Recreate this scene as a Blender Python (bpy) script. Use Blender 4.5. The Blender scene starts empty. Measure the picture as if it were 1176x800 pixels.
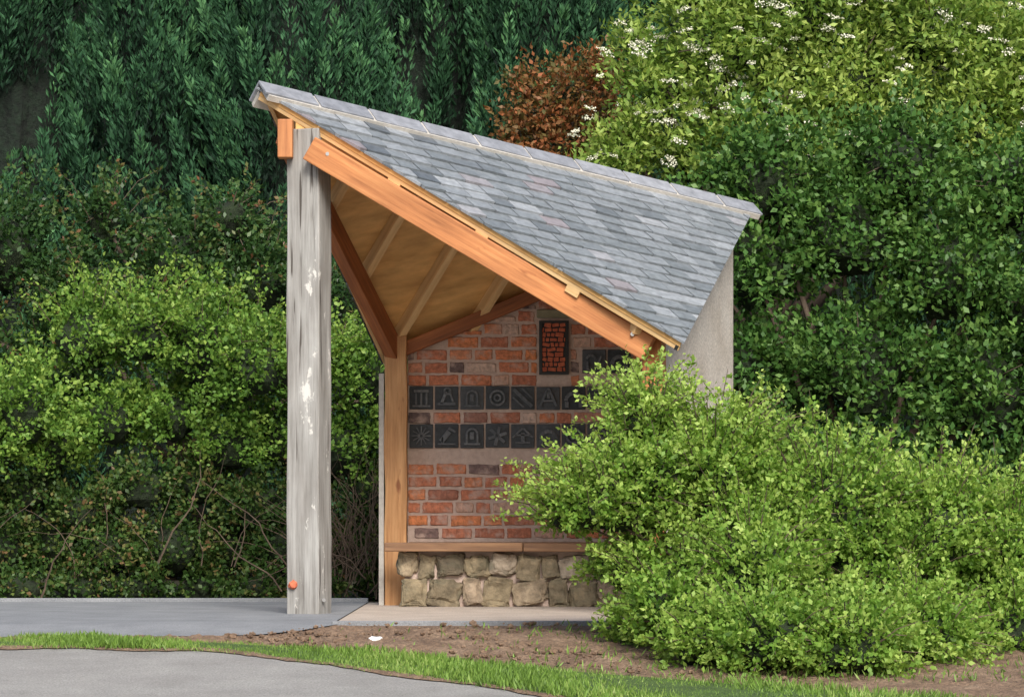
import bpy, bmesh, math, random
import numpy as np
from mathutils import Vector, Matrix, noise
random.seed(7); rng=np.random.default_rng(11)
scene=bpy.context.scene
scene.view_settings.view_transform='Standard'; scene.view_settings.look='None'; scene.view_settings.exposure=0
COL=scene.collection
V=Vector
# ---------------------------------------------------------------- materials
def newmat(name):
    m=bpy.data.materials.new(name); m.use_nodes=True
    nt=m.node_tree; nt.nodes.clear()
    out=nt.nodes.new('ShaderNodeOutputMaterial')
    b=nt.nodes.new('ShaderNodeBsdfPrincipled'); nt.links.new(b.outputs[0],out.inputs[0])
    return m,nt,b,out
def ramp(nt,stops,interp='LINEAR'):
    r=nt.nodes.new('ShaderNodeValToRGB'); e=r.color_ramp.elements; r.color_ramp.interpolation=interp
    while len(e)<len(stops): e.new(0.5)
    for i,(p,c) in enumerate(stops):
        e[i].position=p; e[i].color=(c[0],c[1],c[2],1)
    return r
def noisen(nt,scale,detail=6,rough=.6,mapscale=None,coord='Object'):
    tc=nt.nodes.new('ShaderNodeTexCoord'); n=nt.nodes.new('ShaderNodeTexNoise')
    n.inputs['Scale'].default_value=scale; n.inputs['Detail'].default_value=detail; n.inputs['Roughness'].default_value=rough
    if mapscale:
        mp=nt.nodes.new('ShaderNodeMapping'); mp.inputs['Scale'].default_value=mapscale
        nt.links.new(tc.outputs[coord],mp.inputs[0]); nt.links.new(mp.outputs[0],n.inputs[0])
    else: nt.links.new(tc.outputs[coord],n.inputs[0])
    return n
def bump(nt,b,src,strength=.3,dist=.01):
    bp=nt.nodes.new('ShaderNodeBump'); bp.inputs['Strength'].default_value=strength; bp.inputs['Distance'].default_value=dist
    nt.links.new(src,bp.inputs['Height']); nt.links.new(bp.outputs[0],b.inputs['Normal'])
def mix(nt,a,b,fac,mode='MULTIPLY'):
    m=nt.nodes.new('ShaderNodeMix'); m.data_type='RGBA'; m.blend_type=mode
    if isinstance(fac,(int,float)): m.inputs[0].default_value=fac
    else: nt.links.new(fac,m.inputs[0])
    for i,s in ((6,a),(7,b)):
        if isinstance(s,tuple): m.inputs[i].default_value=(*s,1)
        else: nt.links.new(s,m.inputs[i])
    return m.outputs[2]
def attr(nt,n='rnd'):
    a=nt.nodes.new('ShaderNodeAttribute'); a.attribute_name=n; return a.outputs['Fac']
def mat_noise(name,stops,scale=8,detail=8,rough=.9,bs=.4,bd=.01,mapscale=None,fine=None):
    m,nt,b,o=newmat(name); n=noisen(nt,scale,detail,.65,mapscale); r=ramp(nt,stops); nt.links.new(n.outputs[0],r.inputs[0])
    c=r.outputs[0]; hs=n.outputs[0]
    if fine:
        n2=noisen(nt,fine,4,.7); r2=ramp(nt,[(.3,(.55,.55,.55)),(.7,(1.25,1.25,1.25))]); nt.links.new(n2.outputs[0],r2.inputs[0])
        c=mix(nt,c,r2.outputs[0],1.0); hs=n2.outputs[0]
    nt.links.new(c,b.inputs['Base Color']); b.inputs['Roughness'].default_value=rough
    bump(nt,b,hs,bs,bd); return m
def mat_leaf(name,stops,transl=.3,rough=.5,tc=None):
    m,nt,b,o=newmat(name); r=ramp(nt,stops); nt.links.new(attr(nt),r.inputs[0])
    nt.links.new(r.outputs[0],b.inputs['Base Color']); b.inputs['Roughness'].default_value=rough
    b.inputs['Specular IOR Level'].default_value=.3
    if transl>0:
        t=nt.nodes.new('ShaderNodeBsdfTranslucent')
        nt.links.new(mix(nt,r.outputs[0],(1.25,1.2,.7),1.0),t.inputs[0])
        ms=nt.nodes.new('ShaderNodeMixShader'); ms.inputs[0].default_value=transl
        nt.links.new(b.outputs[0],ms.inputs[1]); nt.links.new(t.outputs[0],ms.inputs[2]); nt.links.new(ms.outputs[0],o.inputs[0])
    return m
def mat_attr(name,stops,nscale=40,rough=.85,lo=.65,hi=1.25,bs=.5,bd=.006,spec=.4,interp='LINEAR',big=None):
    m,nt,b,o=newmat(name); r=ramp(nt,stops,interp); nt.links.new(attr(nt),r.inputs[0])
    n=noisen(nt,nscale,8,.65); r2=ramp(nt,[(.3,(lo,)*3),(.7,(hi,)*3)]); nt.links.new(n.outputs[0],r2.inputs[0])
    c=mix(nt,r.outputs[0],r2.outputs[0],1.0)
    if big:
        n3=noisen(nt,big[0],6,.65); r3=ramp(nt,[(.50,(0,0,0)),(.66,(big[2],)*3)]); nt.links.new(n3.outputs[0],r3.inputs[0])
        c=mix(nt,c,big[1],r3.outputs[0],'MIX')
    nt.links.new(c,b.inputs['Base Color']); b.inputs['Roughness'].default_value=rough
    b.inputs['Specular IOR Level'].default_value=spec
    bump(nt,b,n.outputs[0],bs,bd); return m
def mat_wood(name,stops,grain=(1.2,26,26),rough=.65,patch=None,bs=.35,crack=False,knots=None):
    m,nt,b,o=newmat(name); n=noisen(nt,1.6,9,.65,grain); r=ramp(nt,stops); nt.links.new(n.outputs[0],r.inputs[0])
    c=r.outputs[0]
    n2=noisen(nt,2.5,4,.5,(1,3,3)); r2=ramp(nt,[(.3,(.75,.72,.7)),(.7,(1.15,1.15,1.15))]); nt.links.new(n2.outputs[0],r2.inputs[0])
    c=mix(nt,c,r2.outputs[0],1.0)
    if knots:
        n5=noisen(nt,5,3,.5,(.8,2.2,2.2)); r5=ramp(nt,[(.66,(1,1,1)),(.74,knots)]); nt.links.new(n5.outputs[0],r5.inputs[0]); c=mix(nt,c,r5.outputs[0],1.0)
    if patch:
        n3=noisen(nt,patch[0],7,.7,(.8,1.7,1.7)); r3=ramp(nt,[(patch[1],(0,0,0)),(patch[1]+.03,(.85,)*3)]); nt.links.new(n3.outputs[0],r3.inputs[0])
        c=mix(nt,c,patch[2],r3.outputs[0],'MIX')
    if crack:
        n4=noisen(nt,2.2,3,.5,(.55,17,17)); r4=ramp(nt,[(.345,(.25,.22,.2)),(.375,(1,1,1))]); nt.links.new(n4.outputs[0],r4.inputs[0]); c=mix(nt,c,r4.outputs[0],1.0)
    nt.links.new(c,b.inputs['Base Color']); b.inputs['Roughness'].default_value=rough
    bump(nt,b,n.outputs[0],bs,.006); return m

M={}
M['oak']=mat_wood('oak_orange',[(.3,(.30,.11,.035)),(.5,(.48,.19,.065)),(.72,(.58,.27,.10))],knots=(.55,.42,.35))
M['oakshade']=mat_wood('oak_shaded',[(.3,(.20,.065,.022)),(.6,(.38,.13,.04)),(.8,(.46,.17,.055))])  # oak darkened in its base colour to paint in the shadow under the roof
M['oakpost']=mat_wood('oak_post_tan',[(.3,(.36,.16,.055)),(.55,(.55,.29,.12)),(.8,(.64,.38,.18))],knots=(.5,.35,.3))
M['grey']=mat_wood('weathered_oak',[(.28,(.14,.13,.12)),(.42,(.26,.255,.24)),(.62,(.35,.345,.33)),(.8,(.44,.435,.415))],patch=(4.0,.61,(.64,.62,.58)),rough=.85,bs=.8,crack=True)
M['ply']=mat_wood('plywood_soffit',[(.3,(.62,.34,.11)),(.7,(.82,.50,.19))],grain=(1,9,9))
M['rafter']=mat_wood('pine_rafter',[(.3,(.64,.40,.17)),(.7,(.82,.57,.29))])
M['bench']=mat_wood('bench_plank',[(.3,(.15,.075,.04)),(.7,(.36,.20,.10))])
M['slate']=mat_attr('slate',[(0,(.11,.125,.14)),(.3,(.18,.20,.215)),(.7,(.245,.265,.285)),(.9,(.32,.34,.36)),(1,(.25,.225,.24))],nscale=22,rough=.48,lo=.68,hi=1.25,bs=.4,spec=.45)
M['ridge']=mat_attr('ridge_tile',[(0,(.20,.21,.235)),(1,(.29,.30,.325))],nscale=14,rough=.6,lo=.7,hi=1.3)
M['mortar']=mat_noise('mortar_pink',[(.3,(.50,.37,.31)),(.7,(.66,.52,.44))],scale=30,bs=.6)
M['rmortar']=mat_noise('mortar_pale',[(.3,(.42,.39,.35)),(.7,(.56,.53,.48))],scale=30)
M['brick']=mat_attr('red_brick',[(0,(.17,.12,.115)),(.13,(.27,.18,.16)),(.22,(.46,.18,.11)),(.5,(.62,.23,.13)),(.7,(.74,.27,.11)),(.82,(.66,.30,.19)),(.93,(.64,.40,.30)),(1,(.66,.48,.39))],nscale=34,lo=.5,hi=1.3,bs=.9,bd=.01,big=(11,(.60,.45,.38),.7))
M['tile']=mat_attr('slate_plaque',[(0,(.045,.052,.058)),(1,(.085,.092,.10))],nscale=30,rough=.7)
M['relief']=mat_attr('plaque_relief',[(0,(.11,.12,.13)),(1,(.18,.19,.20))],nscale=40,rough=.8)
M['stone']=mat_attr('rubble_stone',[(0,(.16,.13,.09)),(.4,(.30,.24,.15)),(.7,(.40,.31,.22)),(1,(.44,.38,.30))],nscale=14,lo=.4,hi=1.4,bs=1,bd=.02,big=(5,(.12,.12,.08),.65))
M['render']=mat_noise('lime_render',[(.25,(.44,.38,.31)),(.5,(.56,.50,.43)),(.75,(.64,.59,.52))],scale=2.5,bs=.3,fine=60)
M['slab']=mat_noise('floor_paving',[(.3,(.42,.35,.29)),(.7,(.56,.48,.41))],scale=4,fine=90)
M['path']=mat_noise('path_asphalt',[(.3,(.20,.21,.225)),(.7,(.29,.30,.315))],scale=3,fine=160)
M['road']=mat_noise('road_asphalt',[(.3,(.25,.24,.225)),(.5,(.31,.30,.285)),(.7,(.36,.35,.33))],scale=2.2,fine=110,bs=.6)
M['soil']=mat_noise('soil',[(.25,(.14,.085,.055)),(.5,(.26,.17,.11)),(.75,(.40,.28,.19))],scale=6,fine=45,bs=1,bd=.03)
M['turf']=mat_noise('turf',[(.3,(.05,.09,.02)),(.7,(.11,.19,.04))],scale=10,fine=80,bs=.8,bd=.02)
M['ground']=mat_noise('ground_cover',[(.3,(.035,.03,.018)),(.6,(.05,.045,.022)),(.8,(.09,.065,.04))],scale=2,fine=30)
M['bark']=mat_noise('bark',[(.3,(.05,.035,.025)),(.7,(.15,.11,.08))],scale=12,mapscale=(1,1,.2),bs=.8)
M['twig']=mat_noise('twig',[(.3,(.06,.04,.028)),(.7,(.16,.115,.08))],scale=8)
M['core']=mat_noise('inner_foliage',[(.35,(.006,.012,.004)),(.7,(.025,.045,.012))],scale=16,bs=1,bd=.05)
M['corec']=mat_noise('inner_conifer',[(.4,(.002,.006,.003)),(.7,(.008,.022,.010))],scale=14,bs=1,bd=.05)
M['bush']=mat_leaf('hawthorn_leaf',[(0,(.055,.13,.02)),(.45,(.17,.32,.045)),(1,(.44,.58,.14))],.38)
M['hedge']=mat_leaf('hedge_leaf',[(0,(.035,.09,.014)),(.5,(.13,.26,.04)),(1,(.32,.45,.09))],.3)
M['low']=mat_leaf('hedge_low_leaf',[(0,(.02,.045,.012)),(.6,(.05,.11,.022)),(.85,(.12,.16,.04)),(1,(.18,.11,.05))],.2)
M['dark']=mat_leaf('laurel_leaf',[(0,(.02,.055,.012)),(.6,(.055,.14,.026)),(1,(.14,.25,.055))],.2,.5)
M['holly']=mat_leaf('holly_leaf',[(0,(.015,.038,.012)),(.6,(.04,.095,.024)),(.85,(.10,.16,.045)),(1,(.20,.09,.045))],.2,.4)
M['elder']=mat_leaf('elder_leaf',[(0,(.05,.11,.02)),(.5,(.18,.30,.05)),(1,(.42,.52,.13))],.3)
M['copper']=mat_leaf('copper_leaf',[(0,(.04,.09,.02)),(.38,(.13,.11,.035)),(1,(.38,.12,.05))],.25)
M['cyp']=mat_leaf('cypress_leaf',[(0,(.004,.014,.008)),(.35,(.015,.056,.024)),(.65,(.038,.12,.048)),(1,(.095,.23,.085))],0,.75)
M['back']=mat_leaf('backdrop_leaf',[(0,(.012,.035,.013)),(1,(.035,.09,.028))],0)
M['grass']=mat_leaf('grass_blade',[(0,(.09,.16,.03)),(.6,(.20,.34,.06)),(1,(.38,.46,.15))],.3)
m,nt,b,o=newmat('flower_white'); b.inputs['Base Color'].default_value=(.74,.73,.58,1); b.inputs['Roughness'].default_value=.8; M['flower']=m
m,nt,b,o=newmat('paper_white'); b.inputs['Base Color'].default_value=(.8,.8,.78,1); M['paper']=m
M['redw']=mat_noise('red_grille',[(.3,(.38,.08,.045)),(.7,(.62,.18,.085))],scale=30)
m,nt,b,o=newmat('iron_black'); b.inputs['Base Color'].default_value=(.02,.02,.02,1); b.inputs['Roughness'].default_value=.5; M['iron']=m
m,nt,b,o=newmat('bolt_steel'); b.inputs['Base Color'].default_value=(.35,.35,.35,1); b.inputs['Metallic'].default_value=.8; b.inputs['Roughness'].default_value=.4; M['bolt']=m
M['lintel']=mat_noise('lintel_stone',[(.3,(.19,.18,.11)),(.7,(.32,.30,.20))],scale=10)

# ---------------------------------------------------------------- mesh helpers
def empty(name,loc=(0,0,0)):
    e=bpy.data.objects.new(name,None); e.location=loc; COL.objects.link(e); e.empty_display_size=.2; return e
def fin(o,parent):
    COL.objects.link(o)
    if parent:
        o.parent=parent; o.matrix_parent_inverse=Matrix.Translation(-Vector(parent.location))
    return o
class MB:
    def __init__(s): s.v=[]; s.f=[]; s.r=[]
    def add(s,vs,fs,r=None):
        o=len(s.v); s.v+= [tuple(p) for p in vs]; s.f+=[tuple(i+o for i in f) for f in fs]
        if r is None: r=random.random()
        s.r+=[r]*len(fs)
    def box(s,c,ax,ay,az,r=None):
        c=V(c);ax=V(ax);ay=V(ay);az=V(az)
        vs=[c+ax*i+ay*j+az*k for i in(-1,1) for j in(-1,1) for k in(-1,1)]
        s.add(vs,[(0,1,3,2),(4,6,7,5),(0,4,5,1),(2,3,7,6),(0,2,6,4),(1,5,7,3)],r)
    def abox(s,x0,x1,y0,y1,z0,z1,r=None):
        s.box(((x0+x1)/2,(y0+y1)/2,(z0+z1)/2),((x1-x0)/2,0,0),(0,(y1-y0)/2,0),(0,0,(z1-z0)/2),r)
    def tube(s,pts,rad,n=5,r=None):
        vs=[];k=len(pts)
        for i,p in enumerate(pts):
            d=(V(pts[min(i+1,k-1)])-V(pts[max(i-1,0)])).normalized()
            a=d.cross(V((.3,.9,.1))).normalized(); bb=d.cross(a)
            for j in range(n):
                t=2*math.pi*j/n; vs.append(V(p)+(a*math.cos(t)+bb*math.sin(t))*rad[i])
        fs=[(i*n+j,i*n+(j+1)%n,(i+1)*n+(j+1)%n,(i+1)*n+j) for i in range(k-1) for j in range(n)]
        fs.append(tuple(range((k-1)*n,k*n)))
        s.add(vs,fs,r)
    def obj(s,name,mat,parent=None,bevel=0,smooth=False):
        me=bpy.data.meshes.new(name); me.from_pydata(s.v,[],s.f)
        a=me.attributes.new('rnd','FLOAT','FACE'); a.data.foreach_set('value',s.r)
        me.materials.append(mat); o=bpy.data.objects.new(name,me); fin(o,parent)
        bm=bmesh.new(); bm.from_mesh(me); bmesh.ops.recalc_face_normals(bm,faces=bm.faces); bm.to_mesh(me); bm.free()
        if smooth: me.polygons.foreach_set('use_smooth',[True]*len(me.polygons))
        if bevel:
            b=o.modifiers.new('b','BEVEL'); b.width=bevel; b.segments=2; b.limit_method='ANGLE'
        return o
def quads(name,P,D,L,W,rnd,mat,parent,flat=None):
    n=len(P); D=D/np.linalg.norm(D,axis=1,keepdims=True)
    R=rng.normal(size=(n,3)) if flat is None else flat
    S=np.cross(D,R); S/=np.linalg.norm(S,axis=1,keepdims=True)+1e-9
    L=np.asarray(L).reshape(-1,1)*np.ones((n,1)); W=np.asarray(W).reshape(-1,1)*np.ones((n,1))
    N=np.cross(S,D)
    v=np.empty((n,4,3)); v[:,0]=P; v[:,1]=P+D*L*.45+S*W*.5+N*W*.15; v[:,2]=P+D*L; v[:,3]=P+D*L*.45-S*W*.5+N*W*.15
    me=bpy.data.meshes.new(name); me.vertices.add(4*n); me.vertices.foreach_set('co',v.astype(np.float32).ravel())
    me.loops.add(4*n); me.polygons.add(n)
    me.polygons.foreach_set('loop_start',np.arange(0,4*n,4,dtype=np.int32))
    me.loops.foreach_set('vertex_index',np.arange(4*n,dtype=np.int32))
    me.update(calc_edges=True)
    a=me.attributes.new('rnd','FLOAT','FACE'); a.data.foreach_set('value',np.clip(rnd,0,1).astype(np.float32))
    me.materials.append(mat); o=bpy.data.objects.new(name,me); return fin(o,parent)
def sph(n,down=-.6):
    d=rng.normal(size=(int(n*1.6)+20,3)); d/=np.linalg.norm(d,axis=1,keepdims=True); d=d[d[:,2]>down][:n]; return d
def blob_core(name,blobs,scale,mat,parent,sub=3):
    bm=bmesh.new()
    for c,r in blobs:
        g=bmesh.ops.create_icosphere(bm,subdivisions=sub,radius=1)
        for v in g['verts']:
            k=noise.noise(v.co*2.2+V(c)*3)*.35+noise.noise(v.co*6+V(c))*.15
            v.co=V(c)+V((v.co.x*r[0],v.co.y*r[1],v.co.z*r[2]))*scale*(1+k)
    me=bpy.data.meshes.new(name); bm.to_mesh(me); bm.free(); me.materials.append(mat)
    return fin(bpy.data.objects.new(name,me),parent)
def foliage(parent,blobs,dens,lps,leafL,leafW,mat,spread=1.6,reach=(.8,1.22),up=.25,down=-.6,cb=0,twigs=False,name='leaves',zmin=None):
    Ps=[];Ds=[];Rs=[];tw=MB()
    for c,r in blobs:
        bc=random.uniform(-.07,.07)
        c=np.array(c);r=np.array(r); n=max(12,int(dens*(r[0]*r[1]+r[0]*r[2]+r[1]*r[2])/3))
        d=sph(n,down); n=len(d)
        a=c+d*r*.5; e=c+d*r*rng.uniform(reach[0],reach[1],(n,1)); e[:,2]+=up*r.mean()*rng.uniform(0,1,n)**2
        sd=e-a; ln=np.linalg.norm(sd,axis=1,keepdims=True); sd/=ln
        sb=rng.uniform(0,1,n)
        t=rng.uniform(0,1,(n,lps,1))
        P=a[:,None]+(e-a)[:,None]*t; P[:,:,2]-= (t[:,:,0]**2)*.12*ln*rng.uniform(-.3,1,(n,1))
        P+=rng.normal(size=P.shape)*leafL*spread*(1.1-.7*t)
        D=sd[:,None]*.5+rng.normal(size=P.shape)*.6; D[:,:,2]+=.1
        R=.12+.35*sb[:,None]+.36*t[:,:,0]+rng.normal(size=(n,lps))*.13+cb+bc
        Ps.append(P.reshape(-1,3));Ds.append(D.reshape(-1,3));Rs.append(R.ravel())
        if twigs:
            for i in range(0,n,2):
                p0=V(a[i]);p1=V(e[i]); tw.tube([p0,(p0+p1)/2+V((0,0,.02)),p1],[.005,.0035,.0015],3)
    P=np.concatenate(Ps);D=np.concatenate(Ds);R=np.concatenate(Rs)
    if zmin is not None:
        k=P[:,2]>zmin; P=P[k];D=D[k];R=R[k]
    L=leafL*rng.uniform(.6,1.3,len(P))
    quads(name,P,D,L,L*leafW/leafL,R,mat,parent)
    if twigs: tw.obj('twigs',M['twig'],parent)
def limbs(parent,base,blobs,r0,mat='bark'):
    mb=MB(); top=V((sum(b[0][0] for b in blobs)/len(blobs),sum(b[0][1] for b in blobs)/len(blobs),min(b[0][2] for b in blobs)))
    base=V(base); fork=base.lerp(top,.6)
    pts=[base+V((0,0,-.1)),base.lerp(fork,.5)+V((.05,.03,0)),fork]
    mb.tube(pts,[r0,r0*.8,r0*.6],8)
    for c,r in blobs:
        c=V(c); m_=fork.lerp(c,.5)+V((random.uniform(-.1,.1),random.uniform(-.1,.1),.1))
        mb.tube([fork-V((0,0,.03)),m_,c],[r0*.5,r0*.33,r0*.15],6)
        for k in range(5):
            d=V(sph(1,-.3)[0]); e=c+V((d.x*r[0],d.y*r[1],d.z*r[2]))*.9
            mb.tube([c,c.lerp(e,.5)+V((0,0,.04)),e],[r0*.15,r0*.09,r0*.03],4)
    mb.obj('trunk_and_limbs',M[mat],parent,smooth=True)

def beam(name,p0,p1,w,h,mat,parent,bevel=.006,up=(0,0,1),ext=0):
    p0=V(p0);p1=V(p1); x=(p1-p0).normalized(); y=V(up).cross(x).normalized(); z=x.cross(y)
    L=(p1-p0).length/2+ext; mb=MB(); mb.box((0,0,0),(L,0,0),(0,w/2,0),(0,0,h/2))
    o=mb.obj(name,mat,None,bevel)
    o.matrix_world=Matrix.Translation((p0+p1)/2)@Matrix((x,y,z)).transposed().to_4x4()
    o.parent=parent; o.matrix_parent_inverse=Matrix.Translation(-V(parent.location))
    return o

# ---------------------------------------------------------------- terrain
def gz(y):
    return 0.0 if y>=15.4 else (-.08*(15.4-y) if y>4.2 else -.896)
def sheet(name,xs,lo,hi,lift,mat,ny=1,disp=0,parent=None):
    vs=[];fs=[];nx=len(xs)
    for i,x in enumerate(xs):
        for j in range(ny+1):
            y=lo(x)+(hi(x)-lo(x))*j/ny
            z=gz(y)+lift
            if disp:
                e=min(1,4*min(j/ny,1-j/ny)+.05)
                z+=e*disp*(.6+noise.noise(V((x*2.2,y*2.2,0)))*.8+noise.noise(V((x*13,y*13,3)))*.5+abs(noise.noise(V((x*34,y*34,7))))*.55)
            vs.append((x,y,z))
    for i in range(nx-1):
        for j in range(ny):
            a=i*(ny+1)+j; fs.append((a,a+ny+1,a+ny+2,a+1))
    mb=MB(); mb.add(vs,fs,.5); o=mb.obj(name,mat,parent,smooth=bool(disp)); 
    return o
def pl(pts):
    def f(x):
        if x<=pts[0][0]: return pts[0][1]
        for (a,b),(c,d) in zip(pts,pts[1:]):
            if x<=c: return b+(d-b)*(x-a)/(c-a)
        return pts[-1][1]
    return f
mb=MB(); ys=[-200,4.2,15.4,400]
vs=[(x,y,gz(y)) for y in ys for x in (-300,300)]
mb.add(vs,[(0,1,3,2),(2,3,5,4),(4,5,7,6)],.5); mb.obj('ground',M['ground'])
gup=pl([(-7,14.66),(-2.2,14.66),(-1.6,14.58),(-1.3,14.45),(-.6,14.0),(.05,13.62),(1.15,12.97),(2.5,12.4),(7,11.6)])
glo=pl([(-7,14.42),(-2.2,14.4),(-1.6,14.3),(-1.3,14.16),(-.7,13.55),(0,12.88),(.6,12.2),(1.5,11.4),(2.5,10.9),(7,10.2)])
pth=pl([(-7,14.80),(-2.2,14.80),(-1.5,14.86),(-1.3,14.92),(-1.1,15.12),(-.95,15.37)])
xs=list(np.linspace(-7,7,60))
sheet('road',[-40]+xs+[40],lambda x:4.2,lambda x:glo(x)+.02,.006,M['road'])
sheet('road_near',[-40,40],lambda x:-60,lambda x:4.2,.006,M['road'])
sheet('verge_soil',list(np.linspace(-5,4,400)),lambda x:glo(x)-.05-.035*math.sin(x*9)-.03*noise.noise(V((x*14,0,0))),lambda x:glo(x)+.05,.011,M['soil'],ny=6,disp=.010)
sheet('soil_bed',list(np.linspace(-3.4,4,380)),lambda x:gup(x)-.05,lambda x:min(15.37,pth(x)+.015),.006,M['soil'],ny=100,disp=.03)
sheet('path',list(np.linspace(-12,-.95,60)),pth,lambda x:15.4,.016,M['path'])
sheet('path_upper',[-12,-.985],lambda x:15.4,lambda x:19.35,.016,M['path'])
sheet('grass_verge',xs,glo,gup,.014,M['turf'],ny=8,disp=.012)
e=empty('grass'); n=52000
x=rng.uniform(-4.5,3.4,n); lo_=np.array([glo(a) for a in x]); hi_=np.array([gup(a) for a in x])
wob=.05*np.sin(x*7)+.04*np.sin(x*17+1)
y=lo_-.02+(hi_-lo_+.06+wob)*rng.uniform(0,1,n)+rng.normal(size=n)*.03
z=np.where(y<15.4,-.08*(15.4-y),0)+.01
D=rng.normal(size=(n,3))*.4; D[:,2]=1
L=rng.uniform(.015,.046,n)*(1+.4*np.sin(x*5+y*3))
quads('blades',np.stack([x,y,z],1),D,L,L*.16,rng.uniform(0,1,n)*.7+.25*np.sin(x*3)**2,M['grass'],e)
n=3500; x=rng.uniform(-1.3,2.5,n); y=rng.uniform(13.0,15.3,n); k=y>np.array([gup(a) for a in x]); k&=rng.uniform(0,1,n)<np.clip((x+.5)*.6,0.04,1)
x=x[k];y=y[k]; D=rng.normal(size=(len(x),3))*.5; D[:,2]=1
quads('weeds',np.stack([x,y,-.08*(15.4-y)+.02],1),D,rng.uniform(.02,.06,len(x)),.009,rng.uniform(0,.8,len(x)),M['grass'],e)
mb=MB()
for i in range(800):
    x=random.uniform(-1.5,1.6); y=random.uniform(gup(x)+.02,min(15.3,pth(x)-.03))
    s=random.choice([.005,.006,.008,.01,.014,.02])*random.uniform(.7,1.2); c=V((x,y,gz(y)+.03))
    bm=bmesh.new(); bmesh.ops.create_icosphere(bm,subdivisions=1,radius=s)
    for v in bm.verts: v.co*=random.uniform(.7,1.2); v.co.z*=.7
    mb.add([c+v.co for v in bm.verts],[tuple(q.index for q in f.verts) for f in bm.faces]); bm.free()
mb.obj('soil_clods',M['soil'])
mb=MB(); c=V((-.70,14.43,gz(14.43)+.05))
bm=bmesh.new(); bmesh.ops.create_icosphere(bm,subdivisions=2,radius=.04)
for v in bm.verts: v.co=V((v.co.x*1.1,v.co.y,v.co.z*.4))*random.uniform(.7,1.15)
mb.add([c+v.co for v in bm.verts],[tuple(q.index for q in f.verts) for f in bm.faces]); bm.free(); mb.obj('litter_paper',M['paper'])

# ---------------------------------------------------------------- shelter
S=empty('timber_shelter',(0,17.5,0))
P1=V((-1.516,17,3.17)); P2=V((-.87,18.98,1.64)); P3=V((1.61,18.98,2.662)); P4=V((.978,16.2,1.603))
def planez(A,B,C):
    n=(B-A).cross(C-A); 
    return lambda x,y: A.z-(n.x*(x-A.x)+n.y*(y-A.y))/n.z
f1=planez(P1,P4,P3); f2=planez(P1,P2,P3)
def clip(poly,tri):
    for i in range(3):
        a=tri[i];b=tri[(i+1)%3]; out=[]
        def side(p): return (b[0]-a[0])*(p[1]-a[1])-(b[1]-a[1])*(p[0]-a[0])
        for j in range(len(poly)):
            p=poly[j];q=poly[(j+1)%len(poly)]; sp,sq=side(p),side(q)
            if sp>=0: out.append(p)
            if (sp>=0)!=(sq>=0):
                t=sp/(sp-sq); out.append((p[0]+(q[0]-p[0])*t,p[1]+(q[1]-p[1])*t))
        poly=out
        if len(poly)<3: return []
    return poly
def facet(A,B,C,tag,ex=.125,wd=.17):
    u=(B-A).normalized(); n=(B-A).cross(C-A).normalized()
    if n.z<0: n=-n
    v=(C-A)-u*(C-A).dot(u); v.normalize()
    L=(B-A).length; sc=(C-A).dot(u); tc=(C-A).dot(v)
    tri=[(0,0),(L,0),(sc,tc)]
    cx,cy=(L+sc)/3,tc/3
    tri=[(cx+(p[0]-cx)*1.015,cy+(p[1]-cy)*1.015) for p in tri]
    mb=MB(); top=[A+n*-.004,B+n*-.004,C+n*-.004]; bot=[p-n*.03 for p in (A,B,C)]
    mb.add(top+bot,[(0,1,2),(5,4,3),(0,3,4,1),(1,4,5,2),(2,5,3,0)]); mb.obj('roof_deck_'+tag,M['ply'],S)
    mb=MB(); k=0; t=-.02
    while t<tc+.05:
        s=-.2-random.uniform(0,.03)+(wd/2 if k%2 else 0)
        while s<L+.3:
            w=wd*random.choice([.85,.95,1,1.05,1.2])
            j=random.uniform(-.007,.007); hj=random.uniform(0,.005); sk=random.uniform(-.005,.005)
            poly=clip([(s+.003,t),(s+w-.003,t),(s+w-.003,t+ex+j+sk),(s+.003,t+ex+j-sk)],tri)
            s+=w
            if len(poly)>=3:
                tw_=random.uniform(-.005,.005)
                def P(q,h): return A+u*q[0]+v*q[1]+n*h
                tp=[P(q,.006+hj+.012*(q[1]-t)/ex+tw_*(q[0]-s+w/2)/w) for q in poly]; bt=[P(q,.001) for q in poly]; m_=len(poly)
                mb.add(tp+bt,[tuple(range(m_))]+[(i,(i+1)%m_,m_+(i+1)%m_,m_+i) for i in range(m_)],min(1,max(0,random.gauss(.5,.24))))
        t+=ex;k+=1
    mb.obj('slates_'+tag,M['slate'],S)
    mb=MB(); mb.add([p-n*.0015 for p in (A,B,C)]+[p-n*.0035 for p in (A,B,C)],[(0,1,2),(5,4,3)]); mb.obj('roofing_felt_'+tag,M['iron'],S)
    sp=.48; s=.3; i=0
    while s<L-.15:
        tmax=(s/sc*tc) if s<sc else (L-s)/(L-sc)*tc
        if tmax>.25:
            a=A+u*s+v*.05-n*.075; b=A+u*s+v*(tmax-.07)-n*.075
            beam('rafter_%s_%d'%(tag,i),a,b,.05,.09,M['rafter'],S,.003,up=n); i+=1
        s+=sp
    return u,v,n
uF,vF,nF=facet(P1,P3,P4,'front')
uB,vB,nB=facet(P1,P3,P2,'back',ex=.2,wd=.25)
def trim(a,b,n,inn,mat,name,w=.02,h=.028):
    beam(name,a-n*.046+inn*.015,b-n*.046+inn*.015,w,h,mat,S,.002,up=n)
def inward(a,b,c): 
    d=(b-a).normalized(); q=c-a; q-=d*q.dot(d); return q.normalized()
trim(P1,P4,nF,inward(P1,P4,P3),M['rafter'],'eave_batten_front')
trim(P3,P4,nF,inward(P3,P4,P1),M['iron'],'eave_batten_side')
trim(P1,P2,nB,inward(P1,P2,P3),M['rafter'],'eave_batten_left')
trim(P2,P3,nB,inward(P2,P3,P1),M['rafter'],'eave_batten_rear')
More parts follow.
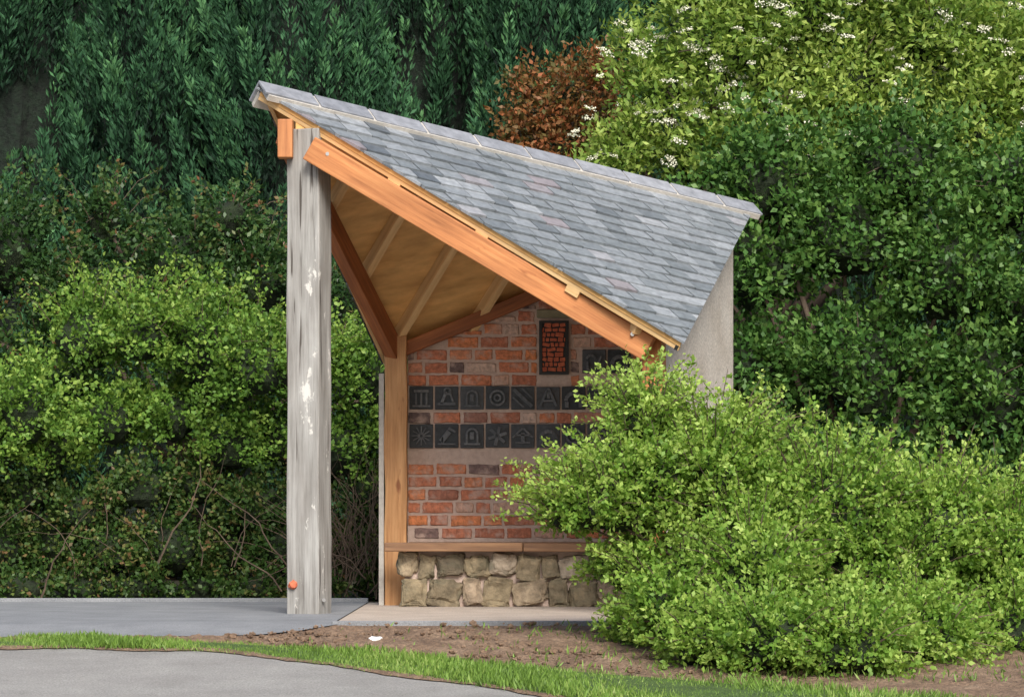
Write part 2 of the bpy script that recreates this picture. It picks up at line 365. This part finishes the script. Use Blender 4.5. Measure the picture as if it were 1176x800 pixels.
mbm=MB(); mbt=MB(); L=(P3-P1).length; u=uF
def vee(mb,s0,s1,w,h,th,r=None,dz=0):
    for v,n in ((vF,nF),(vB,nB)):
        up=(nF+nB).normalized()
        top=P1+up*(h+.018+dz)
        a=[top+u*s0,top+u*s1,P1+u*s1+v*w+n*h,P1+u*s0+v*w+n*h]
        bb=[p-n*th for p in a]
        mb.add(a+bb,[(0,1,2,3),(7,6,5,4),(0,4,5,1),(1,5,6,2),(2,6,7,3),(3,7,4,0)],r)
vee(mbm,.0,L-.0,.122,.030,.036)
s=-.03
while s<L:
    e_=min(s+.385,L+.03); vee(mbt,s+random.uniform(.007,.013),e_-random.uniform(.007,.013),.112+random.uniform(-.003,.004),.038+random.uniform(0,.006),.016,random.random()); s+=.385
mbm.obj('ridge_mortar',M['rmortar'],S); mbt.obj('ridge_tiles',M['ridge'],S,.003)

th=math.radians(-18.0)
def post(name,x,y,w,d,z0,z1,mat,rot=th,bevel=.008):
    mb=MB(); h=(z1-z0)/2; seg=14; vs=[];fs=[]
    for i in range(seg+1):
        xx=-h+2*h*i/seg; j=.004*math.sin(i*1.3)
        for (a,b) in((-1,-1),(1,-1),(1,1),(-1,1)): vs.append((xx,a*w/2*(1+.02*math.sin(i*.9))+j,b*d/2-j))
    for i in range(seg):
        for k in range(4): fs.append((i*4+k,i*4+(k+1)%4,i*4+4+(k+1)%4,i*4+4+k))
    fs+= [(0,1,2,3),(seg*4+3,seg*4+2,seg*4+1,seg*4)]
    mb.add(vs,fs); o=mb.obj(name,mat,None,bevel)
    X=V((0,0,1)); Y=V((math.cos(rot),math.sin(rot),0)); Z=X.cross(Y)
    o.matrix_world=Matrix.Translation((x,y,(z0+z1)/2))@Matrix((X,Y,Z)).transposed().to_4x4()
    o.parent=S; o.matrix_parent_inverse=Matrix.Translation(-V(S.location)); return o
post('front_post',-1.226,17.0,.210,.205,0,2.93,M['grey'])
post('rear_post',-.772,18.74,.15,.13,0,1.80,M['oakpost'],0)
mb=MB(); mb.abox(-.885,-.852,18.70,18.80,0,1.55); mb.obj('rear_post_side_strip',M['rmortar'],S)
post('right_post',.835,16.52,.12,.12,-.0,1.70,M['oak'])
beam('front_beam',(-1.205,16.84,2.80),(.80,16.40,1.575),.09,.150,M['oak'],S)
bq=V((-.785,18.74,1.70))
beam('left_beam',V((-1.372,16.93,2.905)),bq,.08,.15,M['oakshade'],S)
beam('left_beam_nose',(-1.36,16.90,2.75),(-1.36,16.90,2.98),.1,.09,M['oak'],S,up=(1,0,0))
mb=MB(); vs=[]
for t in (0,.25,.5,.75,1):
    x=-1.30+2.16*t; y=16.97-.50*t; vs+= [(x,y,2.86-1.245*t*1.0-.0),(x,y,f1(x,y)-.035)]
fs=[(2*i,2*i+2,2*i+3,2*i+1) for i in range(4)]; mb.add(vs,fs); o=mb.obj('eave_infill_board',M['ply'],S)
sol=o.modifiers.new('s','SOLIDIFY'); sol.thickness=.015
dE=(P4-P1).normalized()
for t in (.335,.545,.76):
    p=P1.lerp(P4,t); q=p-nF*.075+inward(P1,P4,P3)*.03
    beam('rafter_foot_%d'%int(t*100),q-dE*.045,q+dE*.045,.05,.055,M['rafter'],S,.003,up=nF)
mb=MB()
for (x,y,z) in ((-1.10,16.775,2.76),(.70,16.36,1.66),(-1.13,16.9,.1)):
    mb.tube([(x,y+.02,z),(x,y-.006,z)],[.012,.012],8)
mb.obj('bolts',M['bolt'],S)
mb=MB(); 
bm=bmesh.new(); bmesh.ops.create_icosphere(bm,subdivisions=2,radius=.032)
for v in bm.verts: v.co*=random.uniform(.7,1.15)
mb.add([V((-1.315,16.915,.19))+v.co for v in bm.verts],[tuple(q.index for q in f.verts) for f in bm.faces]); bm.free(); mb.obj('red_fixing',M['redw'],S)

# brick wall
WY=18.85
def wt(x): return f2(x,WY)-.05
mb=MB(); x0,x1=-.70,1.37
vs=[(x0,WY+.010,0),(x1,WY+.010,0),(x1,WY+.010,wt(x1)),(x0,WY+.010,wt(x0)),(x0,WY+.115,0),(x1,WY+.115,0),(x1,WY+.115,f2(x1,WY+.115)-.05),(x0,WY+.115,f2(x0,WY+.115)-.05)]
mb.add(vs,[(0,1,2,3),(7,6,5,4),(0,4,5,1),(1,5,6,2),(2,6,7,3),(3,7,4,0)]); mb.obj('brick_wall_mortar',M['mortar'],S)
bk=MB()
def brickbox(a,b,z,hh,j):
    cx,cz=(a+b)/2,z+hh/2; hx,hz=(b-a)/2,hh/2; n=6
    out=[]
    def e(p0,p1):
        for i in range(n):
            t=i/n; out.append((p0[0]+(p1[0]-p0[0])*t+random.uniform(-.003,.003),p0[1]+(p1[1]-p0[1])*t+random.uniform(-.003,.003)))
    sl=random.uniform(-.0035,.0035)
    q=[(-hx,-hz-sl),(hx,-hz+sl),(hx,hz+sl),(-hx,hz-sl)]
    q=[(px*random.uniform(.96,1),pz*random.uniform(.88,1)) for px,pz in q]
    for i in range(4): e(q[i],q[(i+1)%4])
    m_=len(out); yf=WY+j
    fr=[(cx+px*.93,yf,cz+pz*.90) for px,pz in out]; md=[(cx+px,yf+.006,cz+pz) for px,pz in out]; bk_=[(cx+px,WY+.03,cz+pz) for px,pz in out]
    fs=[tuple(range(m_))]
    for o_ in (0,m_):
        fs+=[(o_+i,o_+(i+1)%m_,o_+m_+(i+1)%m_,o_+m_+i) for i in range(m_)]
    bk.add(fr+md+bk_,fs,min(1,max(0,random.gauss(.54,.28))))
def course(z,h,xa,xb,off,skip=()):
    x=xa-off
    while x<xb:
        w=random.choice([.205,.20,.185,.165,.15,.10,.095,.12]) 
        a=max(x,xa)+.0; b=min(x+w,xb); x+=w+.017
        if b-a<.03: continue
        for s0,s1,z0,z1 in skip:
            if z+h<=z0+.006 or z>=z1-.006: continue
            if b<s0 or a>s1: continue
            if a<s0: b=min(b,s0-.01)
            elif b>s1: a=max(a,s1+.01)
            else: b=a
        if b-a<.03: continue
        mid=wt(min(a,b))-.075
        if z+.02>mid: continue
        hh=min(h-.015, mid-z)
        brickbox(a,b,z+random.uniform(-.002,.002),hh,random.uniform(-.004,.003))
OPEN=[(.175,.385,1.54,1.92),(.455,.80,1.55,1.722),(.16,.40,1.925,1.99)]
z=.454
for i in range(6): course(z,.0857,x0+.004,x1,random.uniform(0,.15)); z+=.0857
course(1.225,.087,x0+.004,x1,.05)
z=1.476
while z<2.6:
    course(z,.0857,x0+.004,x1,random.uniform(0,.18),OPEN); z+=.0857
bk.obj('bricks',M['brick'],S)
tl=MB(); rl=MB()
def bar(cx,cz,ang,l,w,y=WY-.020):
    d=V((math.cos(ang),0,math.sin(ang))); e2=V((-math.sin(ang),0,math.cos(ang)))
    rl.box((cx,y,cz),d*l/2,(0,.009,0),e2*w/2)
def arc(cx,cz,r,w,a0,a1,n=9):
    for i in range(n):
        t=a0+(a1-a0)*(i+.5)/n; bar(cx+r*math.cos(t),cz+r*math.sin(t),t+math.pi/2,r*(a1-a0)/n*1.1,w)
def motif(k,cx,cz,s=.165):
    k%=13
    if k==0:
        for i in range(12): t=i*math.pi/6; bar(cx+.042*math.cos(t),cz+.042*math.sin(t),t,.045,.009)
        arc(cx,cz,.016,.016,0,2*math.pi,8)
    elif k==1:
        bar(cx-.01,cz-.005,.9,.09,.036); bar(cx+.035,cz+.038,-.5,.055,.018); bar(cx,cz-.055,0,.12,.012); bar(cx-.03,cz-.03,1.5,.05,.014)
    elif k==2:
        arc(cx,cz+.01,.036,.015,0,math.pi); bar(cx-.036,cz-.02,math.pi/2,.06,.015); bar(cx+.036,cz-.02,math.pi/2,.06,.015); bar(cx,cz-.055,0,.11,.014); bar(cx,cz,math.pi/2,.05,.026)
    elif k==3:
        for i in range(6): t=i*math.pi/3+.3; bar(cx+.034*math.cos(t),cz+.034*math.sin(t),t,.062,.023)
    elif k==4:
        bar(cx-.035,cz+.02,.75,.09,.014); bar(cx+.035,cz+.02,-.75,.09,.014); bar(cx,cz-.045,0,.1,.012); bar(cx,cz-.01,math.pi/2,.06,.026); bar(cx,cz+.005,0,.11,.014)
    elif k==5:
        arc(cx,cz-.02,.05,.026,0,math.pi); bar(cx+.046,cz-.045,math.pi/2,.04,.026); bar(cx-.046,cz-.045,math.pi/2,.04,.026)
    elif k==6:
        for i in range(5): bar(cx,cz+.05-i*.024,0,.11-.012*(i%2),.009)
    elif k==7:
        bar(cx,cz,-.75,.17,.024); bar(cx+.03,cz+.03,-.75,.1,.012); bar(cx-.03,cz-.03,-.75,.1,.012)
    elif k==8:
        for i in(-1,0,1): bar(cx+i*.035,cz-.01,math.pi/2,.085,.014)
        bar(cx,cz+.045,0,.1,.018); bar(cx,cz-.055,0,.12,.014)
    elif k==9:
        arc(cx,cz,.047,.015,0,2*math.pi,14); arc(cx,cz,.02,.013,0,2*math.pi,8)
    elif k==11:
        bar(cx-.03,cz,1.15,.12,.018); bar(cx+.03,cz,-1.15,.12,.018); bar(cx,cz-.02,0,.07,.014); bar(cx,cz+.03,1.57,.07,.02)
    elif k==12:
        bar(cx,cz-.04,0,.12,.022); bar(cx-.02,cz+.0,1.2,.09,.02); bar(cx+.03,cz+.01,1.9,.08,.014); arc(cx+.005,cz+.045,.02,.014,0,6.28,8)
    else:
        arc(cx-.02,cz+.01,.03,.017,.3,2.9,7); bar(cx-.045,cz-.03,math.pi/2,.06,.016); bar(cx+.03,cz-.01,1.2,.1,.016); bar(cx+.03,cz-.05,0,.05,.014)
def row(z0,h,xa,n,ks):
    for i in range(n):
        a=xa+i*.170; dz=random.uniform(-.003,.003); tl.abox(a+.006,a+.163,WY-.012,WY+.012,z0+.003+dz,z0+h-.003+dz)
        motif(ks[i%len(ks)],a+.085,z0+h/2)
row(1.057,.166,-.692,12,[0,1,2,3,4,5,9,7,6,10,0,3])
row(1.314,.160,-.692,12,[8,12,2,9,7,11,5,6,3,1,0,8])
row(1.557,.163,.465,2,[10,5])
tl.obj('carved_plaques',M['tile'],S,.004); rl.obj('plaque_carvings',M['relief'],S,.0025)
mb=MB(); wx0,wx1,wz0,wz1=.187,.374,1.55,1.91
mb.abox(wx0,wx1,WY-.004,WY+.014,wz0,wz1); 
mb.abox(wx0-.006,wx0+.014,WY-.025,WY-.004,wz0,wz1);mb.abox(wx1-.014,wx1+.006,WY-.025,WY-.004,wz0,wz1)
mb.abox(wx0+.014,wx1-.014,WY-.025,WY-.004,wz0,wz0+.016);mb.abox(wx0+.014,wx1-.014,WY-.025,WY-.004,wz1-.016,wz1); mb.obj('panel_frame',M['iron'],S)
rb=MB(); r_=0; zz=wz0+.02
while zz<wz1-.03:
    xx=wx0+.018+random.uniform(-.03,0)
    while xx<wx1-.02:
        w_=random.choice([.022,.034,.045,.055]); a=max(xx,wx0+.017); b2=min(xx+w_,wx1-.017)
        if b2-a>.008: 
            h_=random.uniform(.020,.031); an=random.uniform(-.22,.22)
            rb.box(((a+b2)/2,WY-.011,zz+.015),((b2-a)/2,0,an*(b2-a)/2),(0,.007,0),(-an*h_/2,0,h_/2))
        xx+=w_+.007
    zz+=.033; r_+=1
rb.obj('red_panel',M['redw'],S,.003)
mb=MB(); mb.abox(.165,.395,WY-.008,WY+.03,1.93,1.985); mb.obj('panel_lintel',M['lintel'],S,.006)
beam('wall_plate',(-.80,WY-.04,wt(-.80)-.052),(1.33,WY-.04,wt(1.33)-.052),.09,.088,M['oakshade'],S)
mb=MB()
A=V((.895,16.66,0));Bp=V((1.492,18.975,0)); d=(Bp-A).normalized(); inn=V((-d.y,d.x,0))*.11
vs=[];N=8
for i in range(N+1):
    p=A.lerp(Bp,i/N)
    for q in (p,p+inn):
        zt=min(f1(q.x,q.y),f2(q.x,q.y) if q.y>17 else 99)-.036
        vs+=[(q.x,q.y,-.05),(q.x,q.y,zt)]
fs=[]
for i in range(N):
    a=i*4;b2=a+4
    fs+=[(a,b2,b2+1,a+1),(a+2,a+3,b2+3,b2+2),(a+1,b2+1,b2+3,a+3)]
fs+=[(0,1,3,2),(N*4,N*4+2,N*4+3,N*4+1)]
mb.add(vs,fs); mb.obj('rendered_side_wall',M['render'],S)
mb=MB(); mb.add([(-.70,WY+.12,0),(1.36,WY+.12,0),(1.36,WY+.12,f2(1.36,WY+.12)-.04),(-.70,WY+.12,f2(-.7,WY+.12)-.04)],[(0,1,2,3)]); mb.obj('rear_render',M['render'],S)
# bench
B=empty('bench',(0,18.5,0))
beam('seat_plank_1',(-.83,18.36,.402),(.068,18.36,.402),.13,.058,M['bench'],B,.006)
beam('seat_plank_2',(.074,18.36,.400),(1.05,18.36,.400),.13,.056,M['bench'],B,.006)
beam('seat_plank_3',(-.69,18.50,.402),(1.05,18.50,.402),.13,.056,M['bench'],B,.006)
beam('seat_plank_4',(-.69,18.64,.402),(1.05,18.64,.402),.13,.056,M['bench'],B,.006)
beam('seat_plank_5',(-.69,18.775,.402),(1.05,18.775,.402),.12,.056,M['bench'],B,.006)
mb=MB(); mb.abox(-.70,1.03,18.43,18.8,0,.37); mb.obj('stone_mortar',M['mortar'],B)
st=MB()
def rock(cx,cz,w,h,dd=.065):
    bm=bmesh.new(); bmesh.ops.create_icosphere(bm,subdivisions=4,radius=1); sd=V((random.random()*50,)*3)
    rot=random.uniform(-.2,.2); pw=random.uniform(.35,.65)
    for v in bm.verts:
        p=v.co.copy(); q=V([math.copysign(abs(c)**pw,c) for c in p]); q=q/max(abs(q.x),abs(q.y),abs(q.z))*.5+q*.5
        k=1+.32*noise.noise(p*1.3+sd)+.14*noise.noise(p*4+sd)+.06*noise.noise(p*11+sd)
        X=q.x*w/2*k; Z=q.z*h/2*k
        v.co=V((X*math.cos(rot)-Z*math.sin(rot),q.y*dd*k,X*math.sin(rot)+Z*math.cos(rot)))
    st.add([V((cx,18.44,max(0,cz)))+v.co for v in bm.verts],[tuple(q.index for q in f.verts) for f in bm.faces],random.random()); bm.free()
for (z0,z1) in ((.205,.365),(.0,.20)):
    x=-.75+random.uniform(0,.03)
    while x<1.0:
        w=random.uniform(.10,.23); h=(z1-z0)*random.uniform(.8,1.04)
        rock(x+w/2,z0+(z1-z0)/2+random.uniform(-.015,.012),w*1.02,h); x+=w+.012
st.obj('stones',M['stone'],B,smooth=False)
sl=MB(); sl.abox(-.985,2.2,15.43,19.3,-.05,.0); o=sl.obj('floor_slab',M['slab'],None,.004); o.location.z=.012
sl=MB(); sl.abox(-.985,2.2,15.37,15.425,-.08,.03); sl.obj('kerb_edging',M['path'],None,.005)
sl=MB(); sl.abox(-12,-.99,19.33,19.40,-.05,.04); sl.obj('kerb_edging',M['path'],None,.005)

# ---------------------------------------------------------------- vegetation
def mkblobs(lst,Y,ry=None): return [((x,Y+(dy),z),(r,r*(ry or 1),r*rz)) for (x,z,r,dy,rz) in lst]
def shoots(E,bl,num,lmin,lmax,bias,mat,lf,sz):
    Ps=[];Ds=[];Rs=[];tw=MB()
    for i in range(num):
        b_=random.choice(bl); c=V(b_[0]); d=V(sph(1,-.1)[0]); s0=c+V((d.x*b_[1][0],d.y*b_[1][1],d.z*b_[1][2]))*.8
        ln=random.uniform(lmin,lmax); d2=(d+V((random.uniform(-.35,.25)+bias,random.uniform(-.3,.3),random.uniform(.3,1.2)))).normalized()
        e1=s0+d2*ln; dr=V((d.x*.08,0,-.05)); pts=[s0,s0+d2*ln*.5,e1+dr]; tw.tube(pts,[.004,.003,.001],3)
        for k in range(lf):
            t=random.random()**.8; p=pts[0].lerp(pts[2],t)+V((random.gauss(0,.012),random.gauss(0,.012),random.gauss(0,.012)+.03*math.sin(t*3.14)))
            Ps.append(tuple(p));Ds.append(tuple(d2*.5+V((random.gauss(0,.7),random.gauss(0,.7),random.gauss(0,.5)))));Rs.append(.55+.35*t+random.gauss(0,.12))
    L=rng.uniform(.6,1.2,len(Ps))*sz
    quads('shoot_leaves',np.array(Ps),np.array(Ds),L,L*.6,np.array(Rs),mat,E); tw.obj('shoots',M['twig'],E)
E=empty('hawthorn_bush',(1.1,14.6,0))
bl=mkblobs([(.62,.70,.40,0,.85),(1.02,.80,.44,.05,.85),(.42,.64,.25,-.05,.7),(.90,.22,.42,-.1,.75),(1.25,.42,.5,0,.95),(1.65,.56,.50,.1,.95),
 (.70,1.08,.19,.05,1.0),(.30,.58,.16,0,.6),(1.42,.08,.42,-.15,.8),(1.9,.22,.5,0,.9),(2.2,.5,.45,.1,.9),(.58,.34,.22,0,.8),(1.15,.98,.18,.1,.8),(.66,.02,.2,-.2,.7),
 (.95,-.02,.28,-.95,.7),(1.22,.0,.34,-1.15,.75),(1.6,-.02,.34,-1.15,.75),(2.0,0,.34,-.8,.75),(1.2,.32,.34,-.5,.8),(.76,.82,.20,-.2,1.),(.80,.12,.24,-.6,.8),(2.6,.3,.5,.2,.9),(3.1,.3,.5,.3,.9),(2.6,-.05,.4,-.3,.8)],14.55)
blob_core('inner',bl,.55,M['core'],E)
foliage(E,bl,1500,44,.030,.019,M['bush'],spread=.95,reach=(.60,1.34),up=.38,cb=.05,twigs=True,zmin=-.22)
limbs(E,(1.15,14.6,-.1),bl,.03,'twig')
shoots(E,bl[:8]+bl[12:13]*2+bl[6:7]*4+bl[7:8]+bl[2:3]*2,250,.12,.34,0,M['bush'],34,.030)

E=empty('hedge',(-2.5,20.4,0)); lst=[]
x=-5.6
while x<-.2:
    lst.append((x,1.66+.16*math.sin(x*2.3+1)+random.uniform(-.28,.25),random.uniform(.26,.5),random.uniform(-.3,.2),random.uniform(.8,1.2))); lst.append((x+.2,1.15+random.uniform(-.2,.15),random.uniform(.3,.46),random.uniform(-.25,.2),.85))
    lst.append((x,.78+random.uniform(-.2,.15),.32,random.uniform(-.2,.25),.8)); lst.append((x+.2,.35,.36,random.uniform(-.15,.25),.9)); lst.append((x,.08,.26,random.uniform(-.35,0),.7)); x+=.42
bl=mkblobs(lst,20.35)
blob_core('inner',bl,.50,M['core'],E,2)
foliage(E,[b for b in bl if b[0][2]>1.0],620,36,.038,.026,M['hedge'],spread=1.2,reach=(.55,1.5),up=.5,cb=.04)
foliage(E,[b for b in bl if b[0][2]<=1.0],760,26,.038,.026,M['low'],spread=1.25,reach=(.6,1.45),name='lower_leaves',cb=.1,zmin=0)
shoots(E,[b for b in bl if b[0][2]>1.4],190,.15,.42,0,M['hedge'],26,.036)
tw=MB()
for i in range(110):
    x=random.choice([random.uniform(-4.5,-.55),random.gauss(-1.12,.2),random.gauss(-1.12,.2)]); p=V((x,random.uniform(19.75,20.1),random.uniform(0,.3))); pts=[p]; d=V((random.uniform(-.5,.5),random.uniform(-.1,.2),1)).normalized()
    for k in range(9):
        d=(d+V((random.uniform(-.45,.45),random.uniform(-.2,.2),random.uniform(-.35,.22)))).normalized(); p=p+d*random.uniform(.05,.14); p.y=min(max(p.y,19.72),20.3); pts.append(p)
    r=random.uniform(.002,.008); tw.tube(pts,[r*(1-.09*k) for k in range(10)],4)
tw.obj('branches',M['twig'],E)
E=empty('holly_shrub',(-2.4,21.4,0))
bl=mkblobs([(-1.95,2.35,.5,0,.9),(-2.5,2.5,.5,.1,.9),(-1.35,2.1,.38,0,1.1),(-3.2,2.3,.5,0,.9),(-3.9,2.6,.55,0,1.1),(-4.6,2.3,.55,0,.9),(-.9,1.9,.36,0,1.1),(-.4,1.7,.45,0,1),(-2.2,1.6,.5,0,1),(-3.5,1.6,.6,0,1),(-2.15,2.85,.28,0,1.1),(-3.1,2.85,.25,0,1.2)],21.45)
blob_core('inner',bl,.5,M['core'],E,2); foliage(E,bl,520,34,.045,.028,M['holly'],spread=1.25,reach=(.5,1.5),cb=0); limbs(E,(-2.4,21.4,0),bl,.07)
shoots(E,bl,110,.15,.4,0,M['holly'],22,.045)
E=empty('laurel_tree',(2.4,21.0,0))
bl=mkblobs([(1.8,2.45,.5,0,1),(1.9,3.05,.5,0,1),(1.75,1.7,.5,0,1),(1.8,1.0,.5,0,1),(2.5,2.7,.6,.1,1),(2.6,1.7,.6,0,1),(3.3,2.4,.6,0,1),(3.5,1.5,.6,0,1),(2.4,.8,.6,0,1),(3.2,.7,.6,0,1),(4.1,2.1,.65,0,1),(4.2,1.0,.6,0,1),(1.3,2.6,.4,.2,1),(2.9,3.2,.5,.1,1),(3.8,3.0,.5,.1,1)],21.0)
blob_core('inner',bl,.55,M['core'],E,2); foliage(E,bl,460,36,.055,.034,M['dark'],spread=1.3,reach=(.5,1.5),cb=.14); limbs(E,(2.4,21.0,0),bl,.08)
E=empty('elder_tree',(2.0,22.6,0))
bl=mkblobs([(1.2,3.96,.42,0,.9),(1.7,4.3,.55,0,.9),(1.96,3.68,.55,-.1,.9),(.92,3.5,.36,0,.8),(1.48,3.4,.46,0,.8),(2.3,4.6,.65,0,.9),(2.7,4.0,.65,0,.9),(3.4,4.4,.75,0,.9),(1.45,4.8,.42,.1,.8),(2.9,5.1,.8,0,.9),(3.7,3.7,.7,0,.9),(2.4,3.4,.5,0,.9),(.65,3.2,.3,0,.8),(4.4,4.2,.8,0,.9),(1.9,5.2,.6,.1,.8),(.98,4.35,.22,.1,.8)],22.5)
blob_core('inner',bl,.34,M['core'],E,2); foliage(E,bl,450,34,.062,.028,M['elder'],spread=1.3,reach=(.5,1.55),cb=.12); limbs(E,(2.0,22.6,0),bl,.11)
Ps=[]
for c,r in bl:
    for k in range(int(17*r[0]/.5)):
        d=V(sph(1,-.1)[0]); 
        if d.y>.2: d.y=-d.y
        p=V(c)+V((d.x*r[0],d.y*r[1],d.z*r[2]))*random.uniform(1.2,1.5); R_=random.uniform(.03,.08)
        tx,ty=random.uniform(-.4,.4),random.uniform(0,.7)
        for q in range(int(20+R_*420)):
            a=random.random()*6.28; rr=R_*math.sqrt(random.random()); X=rr*math.cos(a);Y_=rr*math.sin(a)
            Ps.append((p.x+X,p.y+Y_*.8-.02,p.z+X*tx+Y_*ty+random.gauss(0,.005)))
Ps=np.array(Ps); D=rng.normal(size=Ps.shape); D[:,2]*=.5
quads('flowers',Ps,D,.017,.015,np.full(len(Ps),.5),M['flower'],E)
E=empty('copper_beech_tree',(.5,24.2,0))
bl=mkblobs([(.5,4.22,.34,0,.9),(.22,4.02,.3,0,.9),(.78,4.42,.25,0,.9),(.46,3.75,.42,0,.9),(.12,4.3,.14,0,1.1),(.8,3.9,.35,0,.9),(.05,3.6,.3,0,.9)],24.2)
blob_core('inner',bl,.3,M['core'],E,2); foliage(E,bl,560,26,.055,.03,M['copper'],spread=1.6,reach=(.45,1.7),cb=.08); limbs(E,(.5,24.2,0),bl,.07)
def cypress(x,y,H,R,i):
    E=empty('cypress_tree',(x,y,0)); n=340; m_=190
    t=rng.uniform(.02,1,n)**.9; az=np.where(rng.uniform(0,1,n)<.72,rng.uniform(np.pi,2*np.pi,n),rng.uniform(0,np.pi,n)); prof=np.minimum(1,1.25*(1-t)**.55)
    r=R*prof*rng.uniform(.62,1.05,n)*(1+.2*np.sin(az*3+i+t*9))
    base=np.stack([x+r*np.cos(az),y+r*np.sin(az),.05+t*H*.90],1)
    ax=np.stack([np.cos(az)*.16+.10*np.sin(i*2.1),np.sin(az)*.16,np.ones(n)],1)+rng.normal(size=(n,3))*.09; ax/=np.linalg.norm(ax,axis=1,keepdims=True)
    ln=rng.uniform(.7,1.5,n); pr=rng.uniform(.11,.20,n)
    s=rng.uniform(0,1,(n,m_))**.85; od=rng.normal(size=(n,m_,3)); od-=ax[:,None]*np.sum(od*ax[:,None],2,keepdims=True); od/=np.linalg.norm(od,axis=2,keepdims=True)
    prf=(1.45*np.clip(s,0,1)**.5*(1-s)**.75)*pr[:,None]*np.sqrt(rng.uniform(.1,1,(n,m_)))*(1+.35*np.sin(s*22+rng.uniform(0,6,(n,1))))
    P=base[:,None]+ax[:,None]*(s*ln[:,None])[:,:,None]+od*prf[:,:,None]
    D=ax[:,None]*1.0+od*.55+rng.normal(size=od.shape)*.15
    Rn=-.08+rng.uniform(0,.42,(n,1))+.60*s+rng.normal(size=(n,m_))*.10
    L=rng.uniform(.045,.10,n*m_)
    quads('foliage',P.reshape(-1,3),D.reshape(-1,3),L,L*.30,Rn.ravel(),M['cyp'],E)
    bm=bmesh.new(); bmesh.ops.create_icosphere(bm,subdivisions=4,radius=1)
    for v in bm.verts:
        k=1+.22*noise.noise(v.co*3+V((x,y,0))); zz=(v.co.z+1)/2
        pf=min(1,1.25*(1-zz*.98)**.55)*R*.62; h=math.hypot(v.co.x,v.co.y)+1e-6; q=min(1,h*2.2)
        v.co=V((x+v.co.x/h*pf*q*k,y+v.co.y/h*pf*q*k,zz*H))
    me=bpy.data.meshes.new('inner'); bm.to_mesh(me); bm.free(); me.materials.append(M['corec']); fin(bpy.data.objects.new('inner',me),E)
    mb=MB(); mb.tube([(x,y,-.1),(x,y,H*.6)],[.14,.06],8); mb.obj('trunk',M['bark'],E)
for i,(x,y,H,R) in enumerate([(-4.9,27.4,8,1.1),(-3.3,26.6,8,.95),(-1.95,25.7,8.6,.85),(-.75,27.4,8.2,.8),(.3,26.2,7.9,.7),(1.5,27.6,8,1.1),(3.4,27.2,8,1.3),(5.3,27.4,8,1.3)]):
    cypress(x,y,H,R,i)
E=empty('background_trees',(0,33,0)); lst=[]
for i in range(26):
    x=-16+32*i/25
    for z,r in ((1.5,1.8),(4.0,1.8),(6.3,1.7),(8.2,1.3)): lst.append((x+random.uniform(-.5,.5),z+random.uniform(-.4,.4),r*random.uniform(.8,1.1),random.uniform(-.6,.8),1))
bl=mkblobs(lst,32.5)
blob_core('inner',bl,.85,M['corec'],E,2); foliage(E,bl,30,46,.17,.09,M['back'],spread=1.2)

# ---------------------------------------------------------------- light
sd=V((.20,-.90,.76)).normalized(); el=math.asin(sd.z); rot=math.atan2(sd.x,sd.y)
w=bpy.data.worlds.new('World'); scene.world=w; w.use_nodes=True; nt=w.node_tree
bg=nt.nodes['Background']; sky=nt.nodes.new('ShaderNodeTexSky'); sky.sky_type='NISHITA'; sky.sun_disc=False
sky.sun_elevation=el; sky.sun_rotation=rot; sky.air_density=1.0; sky.dust_density=3.0
nt.links.new(sky.outputs[0],bg.inputs[0]); bg.inputs[1].default_value=.15
l=bpy.data.lights.new('sun','SUN'); l.energy=4.6; l.angle=math.radians(26); l.color=(1,.96,.90)
o=bpy.data.objects.new('sun',l); COL.objects.link(o); o.rotation_euler=sd.to_track_quat('Z','Y').to_euler(); o.location=(3,-5,12)
# ---------------------------------------------------------------- camera
c=bpy.data.cameras.new('camera'); c.lens=98.9; c.sensor_width=36; c.shift_y=.164; c.clip_end=1000
o=bpy.data.objects.new('camera',c); COL.objects.link(o); o.location=(0,0,.6); o.rotation_euler=(math.radians(90),0,0); scene.camera=o
